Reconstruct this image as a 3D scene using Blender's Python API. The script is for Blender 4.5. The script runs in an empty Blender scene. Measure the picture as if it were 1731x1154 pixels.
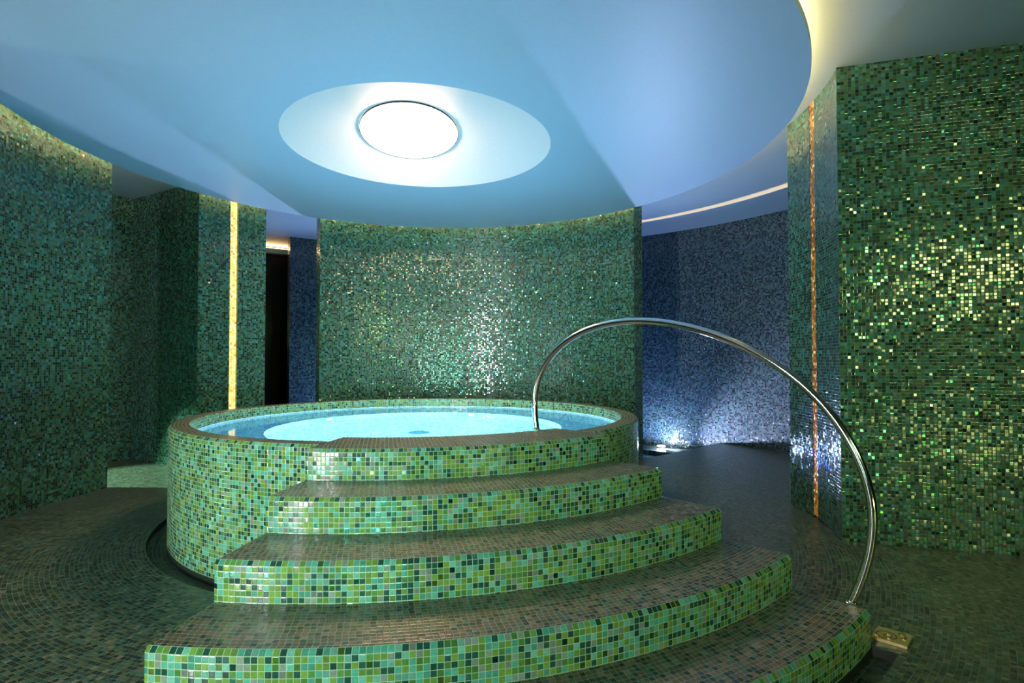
import bpy, bmesh, math, random
from math import sin, cos, pi, radians, degrees, sqrt, atan2
from mathutils import Vector, Matrix
random.seed(7)
sc = bpy.context.scene
COL = sc.collection
TILE = 0.0215            # mosaic pitch in metres

# ------------------------------------------------------------------ materials
def new_mat(name):
    m = bpy.data.materials.new(name); m.use_nodes = True
    nt = m.node_tree; nt.nodes.clear()
    return m, nt

def N(nt, t, **kw):
    n = nt.nodes.new(t)
    for k, v in kw.items(): setattr(n, k, v)
    return n

def math_(nt, op, a, b=None, c=None):
    n = N(nt, 'ShaderNodeMath', operation=op)
    for i, v in enumerate((a, b, c)):
        if v is None: continue
        if isinstance(v, (int, float)): n.inputs[i].default_value = v
        else: nt.links.new(v, n.inputs[i])
    return n.outputs[0]

PAL_GREEN = [((.010, .060, .040), .20), ((.060, .170, .035), .16), ((.115, .215, .035), .24),
             ((.060, .270, .185), .20), ((.110, .310, .230), .11), ((.160, .200, .160), .09)]
PAL_WALL = [((.010, .040, .028), .26), ((.028, .105, .045), .20), ((.036, .110, .050), .16),
            ((.024, .140, .120), .24), ((.050, .180, .160), .10), ((.060, .075, .060), .04)]
PAL_TREAD = [((.012, .040, .024), .22), ((.085, .090, .045), .26), ((.120, .105, .060), .22),
             ((.060, .120, .070), .18), ((.150, .150, .105), .12)]
PAL_FLOOR = [((.008, .024, .018), .30), ((.028, .058, .036), .22), ((.060, .090, .044), .22),
             ((.030, .090, .066), .16), ((.110, .122, .080), .10)]
PAL_GOLD = [((1.0, .66, .20), .45), ((.95, .52, .12), .25), ((1.0, .80, .38), .24), ((.55, .28, .05), .06)]
PAL_GOLD_DIM = [((.30, .12, .02), .40), ((.55, .26, .05), .28), ((.16, .07, .015), .22), ((1.0, .70, .28), .10)]
PAL_POOL = [((.38, .76, .90), .4), ((.50, .85, .94), .35), ((.28, .66, .86), .25)]

def mosaic(name, pal, polar=False, tilt=.10, rough=.14, grout=(.20, .26, .18), metal=0.0, gw=.045,
           emit=None, bump=.35, spec=.5, shine=.12):
    m, nt = new_mat(name)
    L = nt.links.new
    if polar:
        geo = N(nt, 'ShaderNodeNewGeometry'); sep = N(nt, 'ShaderNodeSeparateXYZ'); L(geo.outputs['Position'], sep.inputs[0])
        x, y = sep.outputs[0], sep.outputs[1]
        r = math_(nt, 'SQRT', math_(nt, 'ADD', math_(nt, 'MULTIPLY', x, x), math_(nt, 'MULTIPLY', y, y)))
        v = math_(nt, 'DIVIDE', r, TILE)
        row = math_(nt, 'FLOOR', v)
        ncol = math_(nt, 'FLOOR', math_(nt, 'MULTIPLY', math_(nt, 'ADD', row, .5), 2 * pi))
        th = math_(nt, 'DIVIDE', math_(nt, 'ARCTAN2', y, x), 2 * pi)
        u = math_(nt, 'ADD', math_(nt, 'MULTIPLY', math_(nt, 'ADD', th, .5), ncol), math_(nt, 'MULTIPLY', row, .37))
    else:
        uv = N(nt, 'ShaderNodeUVMap', uv_map='UVMap'); sep = N(nt, 'ShaderNodeSeparateXYZ'); L(uv.outputs[0], sep.inputs[0])
        u, v = sep.outputs[0], sep.outputs[1]
    fu, fv = math_(nt, 'FLOOR', u), math_(nt, 'FLOOR', v)
    gu, gv = math_(nt, 'SUBTRACT', u, fu), math_(nt, 'SUBTRACT', v, fv)
    comb = N(nt, 'ShaderNodeCombineXYZ'); L(fu, comb.inputs[0]); L(fv, comb.inputs[1])
    wn = N(nt, 'ShaderNodeTexWhiteNoise', noise_dimensions='2D'); L(comb.outputs[0], wn.inputs['Vector'])
    off = N(nt, 'ShaderNodeVectorMath', operation='ADD'); L(comb.outputs[0], off.inputs[0]); off.inputs[1].default_value = (311.3, 77.7, 0)
    wn2 = N(nt, 'ShaderNodeTexWhiteNoise', noise_dimensions='2D'); L(off.outputs[0], wn2.inputs['Vector'])
    ramp = N(nt, 'ShaderNodeValToRGB'); ramp.color_ramp.interpolation = 'CONSTANT'
    el = ramp.color_ramp.elements
    pos = 0
    for i, (c, w) in enumerate(pal):
        e = el[i] if i < 2 else el.new(min(pos, .999))
        e.position = pos; e.color = (*c, 1); pos += w
    L(wn.outputs['Value'], ramp.inputs[0])
    # each piece of glass is slightly cloudy and differs in depth of colour
    hv = N(nt, 'ShaderNodeHueSaturation')
    L(ramp.outputs[0], hv.inputs['Color'])
    mr = N(nt, 'ShaderNodeMapRange'); L(wn2.outputs['Value'], mr.inputs['Value']); mr.inputs['To Min'].default_value = .75; mr.inputs['To Max'].default_value = 1.35
    nz = N(nt, 'ShaderNodeTexNoise'); nz.inputs['Scale'].default_value = 2.6; nz.inputs['Detail'].default_value = 1.0
    cv = N(nt, 'ShaderNodeCombineXYZ'); L(u, cv.inputs[0]); L(v, cv.inputs[1]); L(cv.outputs[0], nz.inputs['Vector'])
    nzm = math_(nt, 'ADD', math_(nt, 'MULTIPLY', nz.outputs[0], .6), .7)
    L(math_(nt, 'MULTIPLY', mr.outputs[0], nzm), hv.inputs['Value'])
    # distance to the edge of the tile
    eu = math_(nt, 'MINIMUM', gu, math_(nt, 'SUBTRACT', 1.0, gu)); ev = math_(nt, 'MINIMUM', gv, math_(nt, 'SUBTRACT', 1.0, gv))
    ed = math_(nt, 'MINIMUM', eu, ev)
    g = math_(nt, 'LESS_THAN', ed, gw)
    mix = N(nt, 'ShaderNodeMix', data_type='RGBA'); L(g, mix.inputs[0]); L(hv.outputs[0], mix.inputs[6]); mix.inputs[7].default_value = (*grout, 1)
    rg = math_(nt, 'ADD', math_(nt, 'MULTIPLY', g, .6), math_(nt, 'MULTIPLY', math_(nt, 'MULTIPLY', math_(nt, 'SUBTRACT', 1.0, g), 1.0), rough))
    # a random lean per tile plus a pillowed edge
    sub = N(nt, 'ShaderNodeVectorMath', operation='SUBTRACT'); L(wn2.outputs['Color'], sub.inputs[0]); sub.inputs[1].default_value = (.5, .5, .5)
    scl = N(nt, 'ShaderNodeVectorMath', operation='SCALE'); L(sub.outputs[0], scl.inputs[0])
    lean = math_(nt, 'ADD', math_(nt, 'MULTIPLY', math_(nt, 'POWER', math_(nt, 'FRACT', math_(nt, 'MULTIPLY', wn.outputs['Value'], 53.7)), 2.0), 1.5), .25)
    L(math_(nt, 'MULTIPLY', math_(nt, 'MULTIPLY', math_(nt, 'SUBTRACT', 1.0, g), tilt * 2), lean), scl.inputs['Scale'])
    smooth = N(nt, 'ShaderNodeMapRange', interpolation_type='SMOOTHSTEP'); L(ed, smooth.inputs['Value'])
    smooth.inputs['From Min'].default_value = gw * .6; smooth.inputs['From Max'].default_value = .16
    bp = N(nt, 'ShaderNodeBump'); bp.inputs['Strength'].default_value = bump; bp.inputs['Distance'].default_value = .0016
    L(smooth.outputs[0], bp.inputs['Height'])
    add = N(nt, 'ShaderNodeVectorMath', operation='ADD'); L(bp.outputs[0], add.inputs[0]); L(scl.outputs[0], add.inputs[1])
    nor = N(nt, 'ShaderNodeVectorMath', operation='NORMALIZE'); L(add.outputs[0], nor.inputs[0])
    b = N(nt, 'ShaderNodeBsdfPrincipled')
    L(mix.outputs[2], b.inputs['Base Color']); L(rg, b.inputs['Roughness']); L(nor.outputs[0], b.inputs['Normal'])
    b.inputs['IOR'].default_value = 1.55
    b.inputs['Specular IOR Level'].default_value = spec
    if shine:      # some of the glass pieces are metallised
        mt = math_(nt, 'MULTIPLY', math_(nt, 'GREATER_THAN', wn2.outputs['Value'], 1 - shine), math_(nt, 'SUBTRACT', 1.0, g))
        L(math_(nt, 'MULTIPLY', mt, .8), b.inputs['Metallic'])
    else:
        b.inputs['Metallic'].default_value = metal
    if emit:
        L(mix.outputs[2], b.inputs['Emission Color']); b.inputs['Emission Strength'].default_value = emit
    o = N(nt, 'ShaderNodeOutputMaterial'); L(b.outputs[0], o.inputs[0])
    return m

def plain(name, col, rough=.5, metal=0, bumpy=0, spec=.5, scale=40):
    m, nt = new_mat(name); L = nt.links.new
    b = N(nt, 'ShaderNodeBsdfPrincipled'); o = N(nt, 'ShaderNodeOutputMaterial'); L(b.outputs[0], o.inputs[0])
    nz = N(nt, 'ShaderNodeTexNoise'); nz.inputs['Scale'].default_value = scale; nz.inputs['Detail'].default_value = 3
    geo = N(nt, 'ShaderNodeNewGeometry'); L(geo.outputs['Position'], nz.inputs['Vector'])
    ramp = N(nt, 'ShaderNodeMix', data_type='RGBA'); L(nz.outputs[0], ramp.inputs[0])
    ramp.inputs[6].default_value = (*[c * .95 for c in col], 1); ramp.inputs[7].default_value = (*[min(1, c * 1.05) for c in col], 1)
    L(ramp.outputs[2], b.inputs['Base Color'])
    b.inputs['Roughness'].default_value = rough; b.inputs['Metallic'].default_value = metal; b.inputs['Specular IOR Level'].default_value = spec
    if bumpy:
        bp = N(nt, 'ShaderNodeBump'); bp.inputs['Strength'].default_value = bumpy; L(nz.outputs[0], bp.inputs['Height']); L(bp.outputs[0], b.inputs['Normal'])
    return m

def emissive(name, col, s):
    m, nt = new_mat(name)
    e = N(nt, 'ShaderNodeEmission'); e.inputs[0].default_value = (*col, 1); e.inputs[1].default_value = s
    o = N(nt, 'ShaderNodeOutputMaterial'); nt.links.new(e.outputs[0], o.inputs[0])
    return m

def water_mat(name, tint=(.80, .97, 1.0)):
    m, nt = new_mat(name); L = nt.links.new
    b = N(nt, 'ShaderNodeBsdfPrincipled'); b.inputs['Base Color'].default_value = (*tint, 1)
    b.inputs['Transmission Weight'].default_value = 1; b.inputs['Roughness'].default_value = 0.0; b.inputs['IOR'].default_value = 1.33
    nz = N(nt, 'ShaderNodeTexNoise'); nz.inputs['Scale'].default_value = 9; nz.inputs['Detail'].default_value = 2
    geo = N(nt, 'ShaderNodeNewGeometry'); L(geo.outputs['Position'], nz.inputs['Vector'])
    bp = N(nt, 'ShaderNodeBump'); bp.inputs['Strength'].default_value = .06; bp.inputs['Distance'].default_value = .02
    L(nz.outputs[0], bp.inputs['Height']); L(bp.outputs[0], b.inputs['Normal'])
    o = N(nt, 'ShaderNodeOutputMaterial'); L(b.outputs[0], o.inputs[0])
    return m

M = dict(
    wall_blue=mosaic('blue_lit_wall_mosaic', [((.014, .032, .040), .28), ((.036, .074, .086), .26), ((.054, .100, .098), .22), ((.040, .118, .108), .14), ((.100, .120, .150), .10)], tilt=.12, rough=.13, grout=(.040, .050, .060), shine=.16),  # corridor wall tiles with the blue lamp light put into their colours
    step=mosaic('green_glass_mosaic', PAL_GREEN, tilt=.06, rough=.16, grout=(.30, .40, .26), shine=.06),
    wall=mosaic('wall_glass_mosaic', PAL_WALL, tilt=.11, rough=.11, grout=(.050, .070, .055), shine=.16),
    floor=mosaic('floor_mosaic', PAL_FLOOR, polar=True, tilt=.04, rough=.28, grout=(.12, .145, .105), shine=0, bump=.3, gw=.045),
    tread=mosaic('tread_mosaic', PAL_TREAD, polar=True, tilt=.03, rough=.26, grout=(.22, .23, .17), shine=0, bump=.2),
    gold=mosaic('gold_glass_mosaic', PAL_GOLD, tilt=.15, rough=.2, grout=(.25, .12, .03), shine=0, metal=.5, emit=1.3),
    gold_dim=mosaic('dim_gold_glass_mosaic', PAL_GOLD_DIM, tilt=.2, rough=.2, grout=(.06, .03, .01), shine=0, metal=.5, emit=.45),  # same gold mosaic seen obliquely, its dimness put into colour and glow
    bench=mosaic('shaded_bench_mosaic', [((.07, .36, .58), .5), ((.12, .44, .66), .3), ((.05, .28, .50), .2)], tilt=.02, rough=.3, grout=(.20, .50, .66), shine=0, bump=.1),  # pool mosaic with the unlit bench's shade put into its colour
    pool=mosaic('pale_blue_pool_mosaic', PAL_POOL, tilt=.02, rough=.3, grout=(.45, .75, .82), shine=0, bump=.1),
    white=plain('white_plaster', (.82, .82, .82), .55, bumpy=.01),
    blue=plain('blue_lit_paint', (.43, .57, .71), .45, bumpy=.01),  # canopy disc, blue light put into the paint colour
    ceil=plain('blue_grey_paint', (.25, .36, .39), .5, bumpy=.01),
    steel=plain('polished_steel', (.72, .72, .70), .10, 1.0),
    brass=plain('worn_brass', (.62, .52, .22), .35, .8, bumpy=.1, scale=200),
    dark=plain('dark_glass', (.006, .007, .008), .15),
    darkbrass=plain('engraved_dark_brass', (.16, .11, .03), .5, .4),
    trimdark=plain('dark_trim', (.03, .028, .025), .4),
    metalgrey=plain('grey_painted_metal', (.25, .30, .33), .5),
    water=water_mat('pool_water'),
)

# ------------------------------------------------------------------ mesh helpers
def link(o, parent=None):
    COL.objects.link(o)
    if parent: o.parent = parent
    return o

def mesh_obj(name, verts, faces, mat, uvs=None, smooth=False, parent=None):
    me = bpy.data.meshes.new(name); me.from_pydata(verts, [], faces)
    if uvs:
        ul = me.uv_layers.new(name='UVMap')
        k = 0
        for f in uvs:
            for q in f: ul.data[k].uv = q; k += 1
    me.materials.append(mat)
    if smooth:
        for p in me.polygons: p.use_smooth = True
    me.validate()
    return link(bpy.data.objects.new(name, me), parent)

_seed = [0]
def revolve(name, prof, a0, a1, mat, parent=None, step=2.0, closed=True, caps=True, chamfer=0, smooth=False, loc=None):
    """profile of (r, z) swept about the z axis from a0 to a1 degrees; every strip carries whole tiles"""
    full = abs(a1 - a0) >= 359.99
    _seed[0] += 131
    n = max(1, int(round((a1 - a0) / step)))
    st = [(a0 + (a1 - a0) * i / n, 0.0) for i in range(n + 1)]
    if chamfer and not full:
        R = max(p[0] for p in prof); d = degrees(chamfer / R)
        inner = [(a, s) for a, s in st if a0 + d * 1.05 < a < a1 - d * 1.05]
        st = []
        for k in range(5):
            t = k / 4 * pi / 2
            st.append((a0 + d * (1 - sin(t)), chamfer * (1 - cos(t))))
        st = sorted(st)            # ends pulled in, then out to the full profile
        st = [(a0 + d * (1 - cos(k / 4 * pi / 2)), chamfer * (1 - sin(k / 4 * pi / 2))) for k in range(5)]
        tail = [(a0 + a1 - a, s) for a, s in reversed(st)]
        st = st + inner + tail
    m = len(prof); V = []
    R = max(p[0] for p in prof); zt = max(p[1] for p in prof)
    for a, s in st:
        A = radians(a)
        for (r, z) in prof:
            rr = min(r, R - s); zz = min(z, zt - s * .8)
            V.append((rr * cos(A), rr * sin(A), zz))
    segs = m if closed else m - 1
    F, U = [], []
    for j in range(segs):
        p, q = prof[j], prof[(j + 1) % m]
        ln = sqrt((p[0] - q[0]) ** 2 + (p[1] - q[1]) ** 2); rm = (p[0] + q[0]) / 2
        if ln < 1e-6: continue
        nv = max(1, round(ln / TILE)); nu = max(1, round(radians(a1 - a0) * rm / TILE))
        s0 = _seed[0] + j * 977
        for i in range(len(st) - 1):
            a_, b_ = i * m + j, i * m + (j + 1) % m
            c_, d_ = (i + 1) * m + (j + 1) % m, (i + 1) * m + j
            ua = (st[i][0] - a0) / (a1 - a0) * nu + s0; ub = (st[i + 1][0] - a0) / (a1 - a0) * nu + s0
            vs = [(a_, (ua, s0)), (b_, (ua, s0 + nv)), (c_, (ub, s0 + nv)), (d_, (ub, s0))]
            out, seen = [], set()
            for idx, t in vs:
                co = tuple(round(c, 6) for c in V[idx])
                if co in seen: continue
                seen.add(co); out.append((idx, t))
            if len(out) >= 3:
                F.append([o[0] for o in out]); U.append([o[1] for o in out])
    if caps and closed and not full:
        for k, i in enumerate((0, len(st) - 1)):
            idx = [i * m + j for j in range(m)]
            s = st[i][1]
            uvq = [(min(p[0], R - s) / TILE + _seed[0], min(p[1], zt - s * .8) / TILE + 500) for p in prof]
            if k == 0: idx = idx[::-1]; uvq = uvq[::-1]
            F.append(idx); U.append(uvq)
    o = mesh_obj(name, V, F, mat, U, smooth, parent)
    bm = bmesh.new(); bm.from_mesh(o.data)
    bmesh.ops.recalc_face_normals(bm, faces=bm.faces[:])
    bm.to_mesh(o.data); bm.free()
    return o

def arcbox(name, r0, r1, z0, z1, a0, a1, mat, parent=None, **kw):
    return revolve(name, [(r0, z0), (r1, z0), (r1, z1), (r0, z1)], a0, a1, mat, parent, **kw)

def box(name, c, s, mat, parent=None, rz=0, bev=0, uvm=True):
    bm = bmesh.new(); bmesh.ops.create_cube(bm, size=1)
    for v in bm.verts: v.co = Vector((v.co.x * s[0], v.co.y * s[1], v.co.z * s[2]))
    if bev: bmesh.ops.bevel(bm, geom=bm.edges[:], offset=bev, segments=2, affect='EDGES')
    ul = bm.loops.layers.uv.new('UVMap')
    for f in bm.faces:
        n = f.normal; ax = max(range(3), key=lambda k: abs(n[k]))
        for l in f.loops:
            co = l.vert.co
            q = (co.y, co.z) if ax == 0 else ((co.x, co.z) if ax == 1 else (co.x, co.y))
            l[ul].uv = (q[0] / TILE + 60, q[1] / TILE + 900)
    me = bpy.data.meshes.new(name); bm.to_mesh(me); bm.free(); me.materials.append(mat)
    o = link(bpy.data.objects.new(name, me), parent); o.location = c; o.rotation_euler = (0, 0, rz)
    return o

def tube(name, pts, rad, mat, parent=None, seg=20):
    V, F = [], []
    n = len(pts)
    up = Vector((0, 0, 1))
    T0 = (pts[1] - pts[0]).normalized()
    side = T0.cross(Vector((1, 0.3, 0))).normalized()
    for i in range(n):
        T = (pts[min(i + 1, n - 1)] - pts[max(i - 1, 0)]).normalized()
        side = (side - T * side.dot(T)).normalized(); b = T.cross(side)
        for k in range(seg):
            a = 2 * pi * k / seg
            V.append(tuple(pts[i] + side * rad * cos(a) + b * rad * sin(a)))
    for i in range(n - 1):
        for k in range(seg):
            F.append([i * seg + k, i * seg + (k + 1) % seg, (i + 1) * seg + (k + 1) % seg, (i + 1) * seg + k])
    F.append(list(range(seg))[::-1]); F.append([(n - 1) * seg + k for k in range(seg)])
    o = mesh_obj(name, V, F, mat, None, True, parent)
    return o

def disc(name, r, h, mat, parent=None, loc=(0, 0, 0), rot=None, seg=32, bev=0.0):
    prof = [(0, 0), (r, 0), (r, h - bev), (r - bev, h), (0, h)] if bev else [(0, 0), (r, 0), (r, h), (0, h)]
    V, F = [], []
    ring = [p for p in prof if p[0] > 0]
    for (rr, z) in ring:
        for k in range(seg): V.append((rr * cos(2 * pi * k / seg), rr * sin(2 * pi * k / seg), z))
    for j in range(len(ring) - 1):
        for k in range(seg):
            F.append([j * seg + k, j * seg + (k + 1) % seg, (j + 1) * seg + (k + 1) % seg, (j + 1) * seg + k])
    F.append(list(range(seg))[::-1]); F.append([(len(ring) - 1) * seg + k for k in range(seg)])
    o = mesh_obj(name, V, F, mat, None, False, parent); o.location = loc
    if rot is not None: o.rotation_euler = rot
    return o

def thing(name, label, cat, loc=(0, 0, 0), group=None):
    o = bpy.data.objects.new(name, None); o.empty_display_size = .1; COL.objects.link(o); o.location = loc
    o['label'] = label; o['category'] = cat
    if group: o['group'] = group
    return o

def tag(o, label, cat, group=None, kind=None):
    o['label'] = label; o['category'] = cat
    if group: o['group'] = group
    if kind: o['kind'] = kind
    return o

def struct(o, label=None):
    o['kind'] = 'structure'
    if label: o['label'] = label
    return o

def P(r, a, z=0.0): return Vector((r * cos(radians(a)), r * sin(radians(a)), z))

# ------------------------------------------------------------------ key dimensions (metres, centre of the tub = origin)
RW, RT = 3.03, 3.20          # inner face and back face of the round wall
ZC = 3.11                    # ceiling
ZD = 2.92                    # underside of the round canopy
S0, S1 = -107.0, -54.2       # the flight of steps spans these angles
H = .15

# ------------------------------------------------------------------ floor with the drain channels and the plunge pool cut out
def make_floor():
    rs = sorted({.9, 1.3, 1.733, 1.845, 2.3, 2.8, 3.149, 3.24, 3.6, 4.0, 4.5, 5.03, 5.6, 6.6, 8.0, 10.0, 12.0})
    an = sorted(set([i * 2.0 for i in range(180)] + [360 + S0, 360 + S1, 33.3, 112.0]))
    def depth(r, a):
        if 3.18 < r < 5.03 and 33.3 < a < 112.0: return None
        inst = 360 + S0 < a < 360 + S1
        if 1.733 < r < 1.845 and not inst: return -.04
        if 3.149 < r < 3.24 and inst: return -.04
        return 0.0
    V, idx, F, U = [], {}, [], []
    def vid(r, a, z):
        k = (round(r, 4), round(a % 360, 4), round(z, 4))
        if k not in idx: idx[k] = len(V); V.append(tuple(P(r, a, z)))
        return idx[k]
    rs2 = sorted(set(rs) | {3.2})
    an2 = an + [an[0] + 360]
    D = {}
    for i in range(len(rs2) - 1):
        for j in range(len(an2) - 1):
            d = depth((rs2[i] + rs2[i + 1]) / 2, (an2[j] + an2[j + 1]) / 2)
            D[i, j] = d
            if d is None: continue
            F.append([vid(rs2[i], an2[j], d), vid(rs2[i + 1], an2[j], d), vid(rs2[i + 1], an2[j + 1], d), vid(rs2[i], an2[j + 1], d)])
    nj = len(an2) - 1
    for (i, j), d in D.items():
        for (i2, j2, e) in ((i + 1, j, 'r'), (i, (j + 1) % nj, 'a')):
            if (i2, j2) not in D: continue
            d2 = D[i2, j2]
            a_, b_ = (0 if d is None else d), (0 if d2 is None else d2)
            if d is None: a_ = -.5
            if d2 is None: b_ = -.5
            if abs(a_ - b_) < 1e-6: continue
            if e == 'r' and (None in (d, d2)): continue      # the tiled walls close the basin here
            if e == 'r': q = [(rs2[i + 1], an2[j]), (rs2[i + 1], an2[j + 1])]
            else: q = [(rs2[i], an2[j + 1]), (rs2[i + 1], an2[j + 1])]
            F.append([vid(*q[0], a_), vid(*q[1], a_), vid(*q[1], b_), vid(*q[0], b_)])
    o = mesh_obj('floor', V, F, M['floor'])
    bm = bmesh.new(); bm.from_mesh(o.data); bmesh.ops.recalc_face_normals(bm, faces=bm.faces[:]); bm.to_mesh(o.data); bm.free()
    if sum(p.normal.z * p.area for p in o.data.polygons) < 0: o.data.flip_normals()
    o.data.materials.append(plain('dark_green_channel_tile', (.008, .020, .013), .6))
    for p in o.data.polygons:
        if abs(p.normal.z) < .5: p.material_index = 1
    return struct(o)
make_floor()

# ------------------------------------------------------------------ ceiling and walls
struct(arcbox('ceiling', .0, 12.0, ZC, ZC + .15, 0, 360, M['ceil'], step=4))
struct(arcbox('wall_left', RW, RT, 0, ZC, 158.7, 202.3, M['wall'], step=1))
struct(arcbox('wall_back', RW, RT, -.5, ZC, 34.0, 114.2, M['wall'], step=1))
# partition with the gold slot
w = arcbox('wall_back_left', RW, RT, 0, ZC, 126.6, 132.7, M['wall'], step=1); struct(w)
w = arcbox('wall_alcove_right', RW, RT, 0, ZC, 134.4, 141.1, M['wall'], step=1); struct(w)
w = arcbox('wall_alcove_side', RT, 5.03, 0, ZC, 139.0, 141.1, M['wall'], step=1); struct(w)
w = arcbox('wall_alcove_back', 4.36, 4.5, 0, ZC, 141.1, 190, M['wall'], step=1); struct(w)
w = arcbox('trim_1', RW + .03, RT - .002, 0, ZC, 132.7, 134.4, M['gold'], step=1); struct(w)
# outer ring wall of the corridor
w = arcbox('wall_outer', 5.03, 5.2, -.5, ZC, -8.5, 113.5, M['wall_blue'], step=1); struct(w)
# thick pier on the right with a slot
w = arcbox('wall_pier', RW, 9.0, 0, ZC, -15.6, -8.5, M['wall'], step=1); struct(w)
w = arcbox('wall_right', RW, 9.0, 0, ZC, -26.3, -17.2, M['wall'], step=1); struct(w)
w = arcbox('trim_2', RW + .003, 8.9, 0.02, ZC, -17.2, -15.6, M['gold_dim'], step=.8); struct(w)
# shell of the hall around the camera
struct(box('wall_front', (0, -9.1, ZC / 2), (15.4, .2, ZC), M['wall']))
struct(box('wall_far_left', (-7.6, -1, ZC / 2), (.2, 16.2, ZC), M['wall']))
struct(box('wall_far_right', (7.6, -5, ZC / 2), (.2, 8.2, ZC), M['wall']))
struct(box('wall_far_back', (-2.2, 7.1, ZC / 2), (11, .2, ZC), M['dark']))
# radial wall bounding the doorway recess
w = arcbox('wall_recess_left', RT, 6.9, 0, ZC, 126.6, 128.2, M['dark'], step=.8); struct(w)

# dark doorway at the end of the recess
d0 = struct(arcbox('door_1', 5.95, 6.0, 0, 2.97, 108.0, 127.0, M['dark'], step=1))
d0['label'] = 'tall dark glass door at the end of the narrow recess'
struct(arcbox('trim_3', 5.86, 5.95, 2.97, 3.06, 108.0, 127.0, M['metalgrey'], step=1))
cv = thing('cove_light', 'warm cove light glowing above the head of the dark doorway', 'light', P(5.9, 118, 3.07))
o = arcbox('diffuser', 5.90, 5.94, 3.062, 3.072, 110, 126, emissive('warm_cove', (1, .60, .25), 60), None, step=1); o.parent = cv; o.location = -cv.location

# plunge pool in the corridor floor
pp = thing('plunge_pool', 'narrow lit plunge pool sunk in corridor floor behind the round tub wall', 'pool')
arcbox('basin_floor', RT + .01, 5.02, -.5, -.42, 33.35, 111.9, M['pool'], pp, step=2)
arcbox('ledge', 4.42, 4.84, -.42, -.115, 33.35, 111.9, M['floor'], pp, step=2)
w = arcbox('plunge_water', RT + .01, 5.025, -.16, -.15, 33.35, 111.9, M['water'], None, step=2)
tag(w, 'strip of bright water in the corridor plunge pool', 'water')

def spot_fixture(name, label, loc, parent=None, r=.035, col=(.7, .8, 1), s=300, aim=None):
    t = thing(name, label, 'light', loc) if parent is None else None
    return t

# ------------------------------------------------------------------ round canopy with the oculus
cn = thing('ceiling_canopy', 'large round suspended blue-lit ceiling disc with an oculus over the tub', 'ceiling panel')
RD = 2.828
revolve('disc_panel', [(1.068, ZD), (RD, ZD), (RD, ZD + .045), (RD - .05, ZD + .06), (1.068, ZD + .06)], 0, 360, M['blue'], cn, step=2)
arcbox('led_strip', RD - .16, RD - .135, ZD + .062, ZD + .072, 0, 360, emissive('warm_led', (1, .60, .26), 125), cn, step=3)
# hangers
for k in range(6):
    h = disc('hanger', .012, .13, M['steel'], cn, tuple(P(2.2, 60 * k + 30, ZD + .06)), seg=12)
# recess: from the circle up to the oval lamp
def recess():
    V, F = [], []; n = 144
    ex, ey, cx, cy, cz = .409, .585, -.087, .135, 3.085
    sec = [(0, ZD), (1, cz), (1, cz + .012), (0, ZD + .012)]
    for t, z in sec:
        for k in range(n):
            a = 2 * pi * k / n
            x0, y0 = 1.068 * cos(a), 1.068 * sin(a); x1, y1 = cx + ex * cos(a), cy + ey * sin(a)
            V.append((x0 + (x1 - x0) * t, y0 + (y1 - y0) * t, z))
    for j in range(4):
        for k in range(n):
            F.append([j * n + k, ((j + 1) % 4) * n + k, ((j + 1) % 4) * n + (k + 1) % n, j * n + (k + 1) % n])
    o = mesh_obj('oculus_recess', V, F, M['white'], None, False, cn)
    bm = bmesh.new(); bm.from_mesh(o.data); bmesh.ops.recalc_face_normals(bm, faces=bm.faces[:]); bm.to_mesh(o.data); bm.free()
recess()
lm = thing('oculus_lamp', 'glowing oval ceiling lamp in the middle of the oculus', 'ceiling light', (-.087, .135, 3.08))
def oval(name, ax, ay, z0, z1, mat, parent, inner=None):
    V, F = [], []; n = 96
    rings = [(1, z0), (1, z1)]
    for s, z in rings:
        for k in range(n): V.append((ax * cos(2 * pi * k / n), ay * sin(2 * pi * k / n), z))
    if inner:
        for s, z in rings:
            for k in range(n): V.append(((ax - inner) * cos(2 * pi * k / n), (ay - inner) * sin(2 * pi * k / n), z))
    for k in range(n):
        q = (k + 1) % n
        F.append([k, q, n + q, n + k])
        if inner:
            F.append([2 * n + k, 3 * n + k, 3 * n + q, 2 * n + q]); F.append([k, 2 * n + k, 2 * n + q, q]); F.append([n + k, n + q, 3 * n + q, 3 * n + k])
    if not inner: F.append(list(range(n))[::-1]); F.append(list(range(n, 2 * n)))
    return mesh_obj(name, V, F, mat, None, False, parent)
def dome(name, ax, ay, sag, mat, parent):
    V, F = [], []; n = 72; m = 10
    for j in range(m + 1):
        t = 1 - j / m
        for k in range(n if j < m else 1):
            V.append((ax * t * cos(2 * pi * k / n), ay * t * sin(2 * pi * k / n), -.002 - sag * (1 - t * t)))
    for j in range(m - 1):
        for k in range(n): F.append([j * n + k, (j + 1) * n + k, (j + 1) * n + (k + 1) % n, j * n + (k + 1) % n])
    for k in range(n): F.append([(m - 1) * n + k, m * n, (m - 1) * n + (k + 1) % n])
    b0 = len(V)
    for k in range(n): V.append((ax * cos(2 * pi * k / n), ay * sin(2 * pi * k / n), .004))
    for k in range(n): F.append([k, (k + 1) % n, b0 + (k + 1) % n, b0 + k])
    F.append(list(range(b0, b0 + n)))
    return mesh_obj(name, V, F, mat, None, False, parent)
dome('diffuser', .401, .577, .055, emissive('lamp_glow', (1, .62, .34), 38), lm)
oval('trim_ring', .408, .584, -.006, .006, M['trimdark'], lm, inner=.007)

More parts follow.
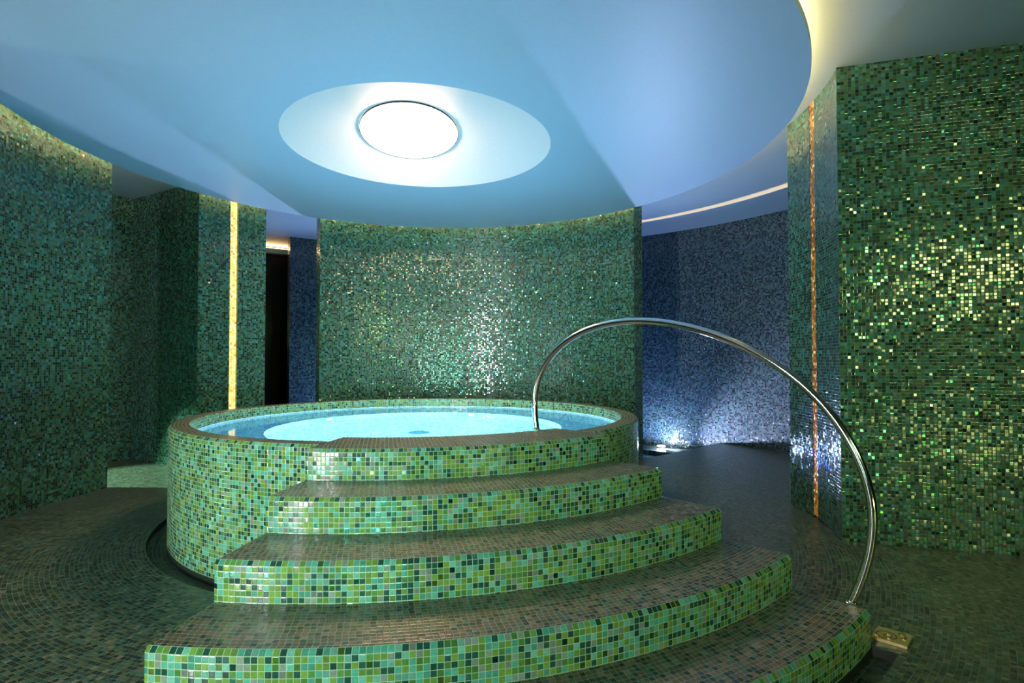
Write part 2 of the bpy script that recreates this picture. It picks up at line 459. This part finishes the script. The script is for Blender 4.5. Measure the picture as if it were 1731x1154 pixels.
# ring slot light in the corridor ceiling
rl = thing('ring_light', 'cream curved slot light set into the blue corridor ceiling', 'ceiling light', (0, 0, ZC))
o = arcbox('diffuser', 4.06, 4.17, ZC - .004, ZC - .001, 2, 60, emissive('slot_glow', (1, .83, .60), .85), rl, step=1); o.location = (0, 0, -ZC)
for (ra, rb) in ((4.05, 4.06), (4.17, 4.18)):
    o = arcbox('edge_trim', ra, rb, ZC - .006, ZC - .001, 2, 60, M['white'], rl, step=1); o.location = (0, 0, -ZC)

# ------------------------------------------------------------------ hot tub
tub = thing('hot_tub', 'round raised hot tub clad in green glass mosaic', 'hot tub')
RO, RI, HT = 1.732, 1.605, .75
cz = .016
revolve('tub_wall', [(RI, .60), (RI, HT - cz * .5), (RI + cz * .5, HT), (RO - cz, HT), (RO, HT - cz), (RO, -.04), (RI, -.04)],
        S1, 360 + S0, M['step'], tub, step=2)
# pale basin with bench
revolve('basin', [(RI, .672), (RI, .45), (1.15, .45), (1.15, .11), (0.001, .11), (0.001, .03), (RI, .03)][::-1] and
        [(RI - .002, .672), (RI - .002, .45), (1.15, .45), (1.15, .11), (0.001, .11), (0.001, .03), (RI - .0005, .03), (RI - .0005, .672)],
        0, 360, M['pool'], tub, step=3)
for o in tub.children:
    if o.name.startswith('basin'):
        o.data.materials.append(M['bench'])
        for p in o.data.polygons:
            if p.normal.z > .9 and .4 < p.center.z < .5: p.material_index = 1
dr = disc('drain_cover', .085, .008, plain('blue_drain', (.02, .30, .48), .4), tub, (0, 0, .11), seg=40)
for k in range(8):
    a = 2 * pi * k / 8
    box('drain_slot', (.05 * cos(a), .05 * sin(a), .0085), (.03, .008, .002), M['trimdark'], dr, rz=a)
lens = emissive('pool_lamp_glow', (.80, .95, 1.0), 5500)
for i, a in enumerate((63, 136, 215, 290)):
    p = P(1.149, a, .30)
    ring = disc('underwater_light', .055, .012, M['steel'], tub, tuple(p), (0, -pi / 2, radians(a)), seg=28)
    disc('lens', .026, .004, lens, ring, (0, 0, .012), seg=24)

# water in the tub, notched where the top step reaches in
def tub_water():
    V, F = [], []
    pts = []
    for k in range(0, 181):
        a = k * 2.0 - 54.2
        inst = (360 + S0 + .01) < (a % 360) < (360 + S1 - .01)
        pts.append(P(1.436 if inst else RI - .003, a, 0))
    pts = pts[:-1]
    n = len(pts)
    for z in (.650, .669):
        V.append((0, 0, z)); V += [(p.x, p.y, z) for p in pts]
    for k in range(n):
        q = (k + 1) % n
        F.append([0, 1 + q, 1 + k]); F.append([n + 1, n + 2 + k, n + 2 + q]); F.append([1 + k, 1 + q, n + 2 + q, n + 2 + k])
    return V, F
def single_surface(V, F, zt):
    """keep only the upper sheet: the tub itself holds the water below it"""
    keep = [f for f in F if all(abs(V[i][2] - zt) < 1e-6 for i in f)]
    ids = sorted({i for f in keep for i in f}); mp = {i: k for k, i in enumerate(ids)}
    return [V[i] for i in ids], [[mp[i] for i in f] for f in keep]
V, F = tub_water(); V, F = single_surface(V, F, .669)
tag(mesh_obj('tub_water', V, F, M['water']), 'glowing turquoise water filling the round hot tub', 'water')

# ------------------------------------------------------------------ steps
stp = thing('staircase', 'curved flight of green mosaic steps climbing to the hot tub', 'steps')
radii = [3.148, 2.845, 2.522, 2.197, 1.862]
for k, R in enumerate(radii):
    top = H * (k + 1)
    rin = radii[k + 1] if k < 4 else 1.44
    bot = -.04 if k == 0 else 0.0
    c = .016
    if k < 4:
        prof = [(rin, bot), (R, bot), (R, top - c), (R - c, top), (rin, top)]
    else:
        prof = [(rin, .05), (R, .0), (R, top - c), (R - c, top), (rin + c, top), (rin, top - c)]
    revolve('step', prof, S0, S1, M['step'], stp, step=1.6, chamfer=.016)

def top_faces(o, zmin, mat):
    o.data.materials.append(mat)
    for p in o.data.polygons:
        if p.normal.z > .99 and p.center.z > zmin: p.material_index = 1
for o in stp.children: top_faces(o, .1, M['tread'])
for o in tub.children:
    if o.name.startswith('tub_wall'): top_faces(o, .7, M['tread'])

# ------------------------------------------------------------------ handrail
A = Vector((.71, -1.243, 0)); B = Vector((1.812, -2.483, 0)); D = (B - A).normalized()
raw = [(0.000, 0.754), (-0.016, 0.843), (-0.022, 0.930), (-0.009, 1.021), (0.031, 1.121), (0.101, 1.209), (0.197, 1.289), (0.326, 1.352),
       (0.483, 1.392), (0.655, 1.399), (0.815, 1.382), (0.971, 1.347), (1.105, 1.302), (1.230, 1.247), (1.349, 1.177), (1.455, 1.096),
       (1.534, 1.019), (1.600, 0.938), (1.654, 0.850), (1.697, 0.756), (1.725, 0.664), (1.742, 0.573), (1.744, 0.484), (1.733, 0.390),
       (1.709, 0.288), (1.684, 0.211), (1.660, 0.152)]
for _ in range(2):
    raw = [raw[0]] + [((raw[i-1][0] + 2 * raw[i][0] + raw[i+1][0]) / 4, (raw[i-1][1] + 2 * raw[i][1] + raw[i+1][1]) / 4) for i in range(1, len(raw) - 1)] + [raw[-1]]
def cr(p0, p1, p2, p3, t):
    return .5 * ((2 * p1) + (-p0 + p2) * t + (2 * p0 - 5 * p1 + 4 * p2 - p3) * t * t + (-p0 + 3 * p1 - 3 * p2 + p3) * t ** 3)
ctrl = [A + D * s + Vector((0, 0, z)) for s, z in raw]
pts = []
for i in range(len(ctrl) - 1):
    p0, p1, p2, p3 = ctrl[max(i - 1, 0)], ctrl[i], ctrl[i + 1], ctrl[min(i + 2, len(ctrl) - 1)]
    for k in range(5): pts.append(cr(p0, p1, p2, p3, k / 5))
pts.append(ctrl[-1])
hr = thing('handrail', 'arched stainless steel handrail rising from bottom step to tub rim', 'handrail', tuple(ctrl[-1]))
o = tube('rail', pts, .0185, M['steel'], hr); o.location = -hr.location
for q, z in ((ctrl[0], .75), (ctrl[-1], .15)):
    o = disc('flange', .026, .004, M['steel'], hr, tuple(Vector((q.x, q.y, z)) - hr.location), seg=28, bev=.001)

# ------------------------------------------------------------------ small plate on the floor
pc = Vector((1.976, -2.5125, 0)); pz = atan2(-2.525 + 2.423, 2.065 - 1.99)
pl = thing('floor_plate', 'small rectangular brass plate with studs on floor beside bottom step', 'floor plate', tuple(pc))
pl.rotation_euler = (0, 0, pz)
box('plate', (0, 0, .006), (.128, .132, .012), M['brass'], pl, bev=.002)
def ring(name, rx, w, z, c, mat, parent, a0=0, a1=360):
    o = revolve(name, [(rx - w, z), (rx + w, z), (rx + w, z + .0018), (rx - w, z + .0018)], a0, a1, mat, parent, step=10); o.location = (c[0], c[1], 0)
    return o
ring('engraved_ring', .036, .0028, .0118, (-.018, -.012), M['darkbrass'], pl)
ring('engraved_ring', .014, .0026, .0118, (-.012, -.018), M['darkbrass'], pl)
ring('engraved_arc', .012, .0026, .0118, (.030, .038), M['darkbrass'], pl, 20, 300)
ring('engraved_arc', .010, .0026, .0118, (.038, .010), M['darkbrass'], pl, -150, 120)
for (x, y) in ((-.047, -.045), (-.010, -.004), (-.002, -.045), (.032, .018), (.045, -.012)):
    disc('stud', .007, .005, M['brass'], pl, (x, y, .012), seg=16, bev=.002)

# ------------------------------------------------------------------ lamps of the place and added fill lights
def area(name, loc, target, size, power, col, shape='RECTANGLE', sy=None, spread=180):
    l = bpy.data.lights.new(name, 'AREA'); l.shape = shape; l.size = size; l.size_y = sy or size; l.energy = power; l.color = col
    l.spread = radians(spread)
    o = bpy.data.objects.new(name, l); COL.objects.link(o); o.location = loc
    d = Vector(target) - Vector(loc); o.rotation_euler = d.to_track_quat('-Z', 'Y').to_euler()
    return o
def spot(name, loc, target, power, col, r=.03, angle=120, blend=.3):
    l = bpy.data.lights.new(name, 'SPOT'); l.energy = power; l.color = col; l.shadow_soft_size = r; l.spot_size = radians(angle); l.spot_blend = blend
    o = bpy.data.objects.new(name, l); COL.objects.link(o); o.location = loc
    d = Vector(target) - Vector(loc); o.rotation_euler = d.to_track_quat('-Z', 'Y').to_euler()
    return o

star = emissive('plunge_lamp_glow', (.75, .82, 1.0), 700)
for i, (x, y, lab) in enumerate(((3.53, 3.22, 'dazzling blue-white lamp in the plunge pool at the right end of the back wall'),
                                 (-1.0, 4.75, 'blue-white plunge pool lamp hidden behind the left end of the back wall'))):
    t = thing('plunge_pool_lamp', lab, 'light', (x, y, -.115))
    disc('housing', .066, .018, M['steel'], t, (0, 0, 0), seg=28, bev=.004)
    disc('lens', .056, .006, star, t, (0, 0, .018), seg=24)
spot('corridor_glow', (3.53, 3.22, -.08), (0.5, .0, 2.9), 340, (.42, .56, 1.0), .02, 100, .6)
spot('corridor_glow', (3.50, 3.15, -.10), P(5.03, 13, .7), 700, (.72, .68, 1.0), .02, 84, 1.0)
spot('corridor_glow', (-1.0, 4.75, -.08), (-1.4, 1.0, 2.9), 300, (.38, .54, 1.0), .02, 100, .6)
area('corridor_blue_fill', P(4.0, 48, -.1), P(4.0, 48, 3), .9, 34, (.08, .22, 1.0), 'DISK')  # added blue fill without a fixture, tints corridor ceiling and walls
area('corridor_blue_fill', P(4.0, 100, -.1), P(4.0, 100, 3), .9, 28, (.08, .22, 1.0), 'DISK')
# added area light above the water, imitating pool glow on canopy and walls
area('tub_fill', (0, 0, .70), (0, 0, 3), 2.6, 17, (.08, .48, .95), 'DISK')
# hall lights and fill behind the camera
area('hall_tall_light', (-3.9, -6.4, 1.2), (-.3, 0, 1.3), .34, 84, (1.0, .95, .97), sy=2.6, spread=80)  # unseen tall source placed for the white streak on the back wall
area('hall_green', (2.9, -7.2, 2.3), (2.6, -1, 1.2), 1.7, 14, (.82, 1.0, .30), sy=.22, spread=70)
area('hall_low', (2.9, -6.2, .22), (2.6, -1, .25), 1.4, 3, (.82, 1.0, .30), sy=.14, spread=90)
area('hall_teal_fill', (-1.6, -7.4, 1.0), (-.8, 0, .7), 2.4, 19, (.42, 1.0, .74), sy=1.0, spread=50)  # added unseen soft fill that brightens the risers
# low lights spilling over the floor at left
spot('alcove_spill', (-3.95, 1.34, 1.9), (-2.75, 1.5, 0), 620, (.66, 1.0, .74), .02, 48, .5)
spot('hall_spill', (-5.2, -1.50, .7), (-2.0, -1.6, 0), 60, (.7, 1.0, .7), .02, 120, .3)

# ------------------------------------------------------------------ world, camera, view
w = bpy.data.worlds.new('World'); sc.world = w; w.use_nodes = True
w.node_tree.nodes['Background'].inputs[0].default_value = (.02, .04, .05, 1); w.node_tree.nodes['Background'].inputs[1].default_value = .3
cam = bpy.data.cameras.new('Camera'); co = bpy.data.objects.new('Camera', cam); COL.objects.link(co)
f_px, yaw, pit = 947.74, .16409, .021626
cam.sensor_width = 36; cam.lens = f_px / 1731 * 36; cam.shift_y = 10.52 / 1731; cam.clip_start = .02
co.location = (0, -4.6135, 1.177)
fw = Vector((sin(yaw) * cos(pit), cos(yaw) * cos(pit), sin(pit)))
rt = Vector((cos(yaw), -sin(yaw), 0)); up = rt.cross(fw)
co.matrix_world = Matrix.Translation(co.location) @ Matrix((rt, up, -fw)).transposed().to_4x4()
sc.camera = co
sc.view_settings.view_transform = 'Standard'; sc.view_settings.look = 'None'; sc.view_settings.gamma = 1; sc.view_settings.exposure = 0.0
try: sc.view_settings.use_curve_mapping = False
except Exception: pass
c = sc.cycles
c.use_denoising = True
try:
    c.denoiser = 'OPENIMAGEDENOISE'; c.denoising_input_passes = 'RGB_ALBEDO_NORMAL'
except Exception: pass
c.max_bounces = 10; c.diffuse_bounces = 5; c.glossy_bounces = 4; c.transmission_bounces = 6
c.sample_clamp_indirect = 8; c.blur_glossy = .5
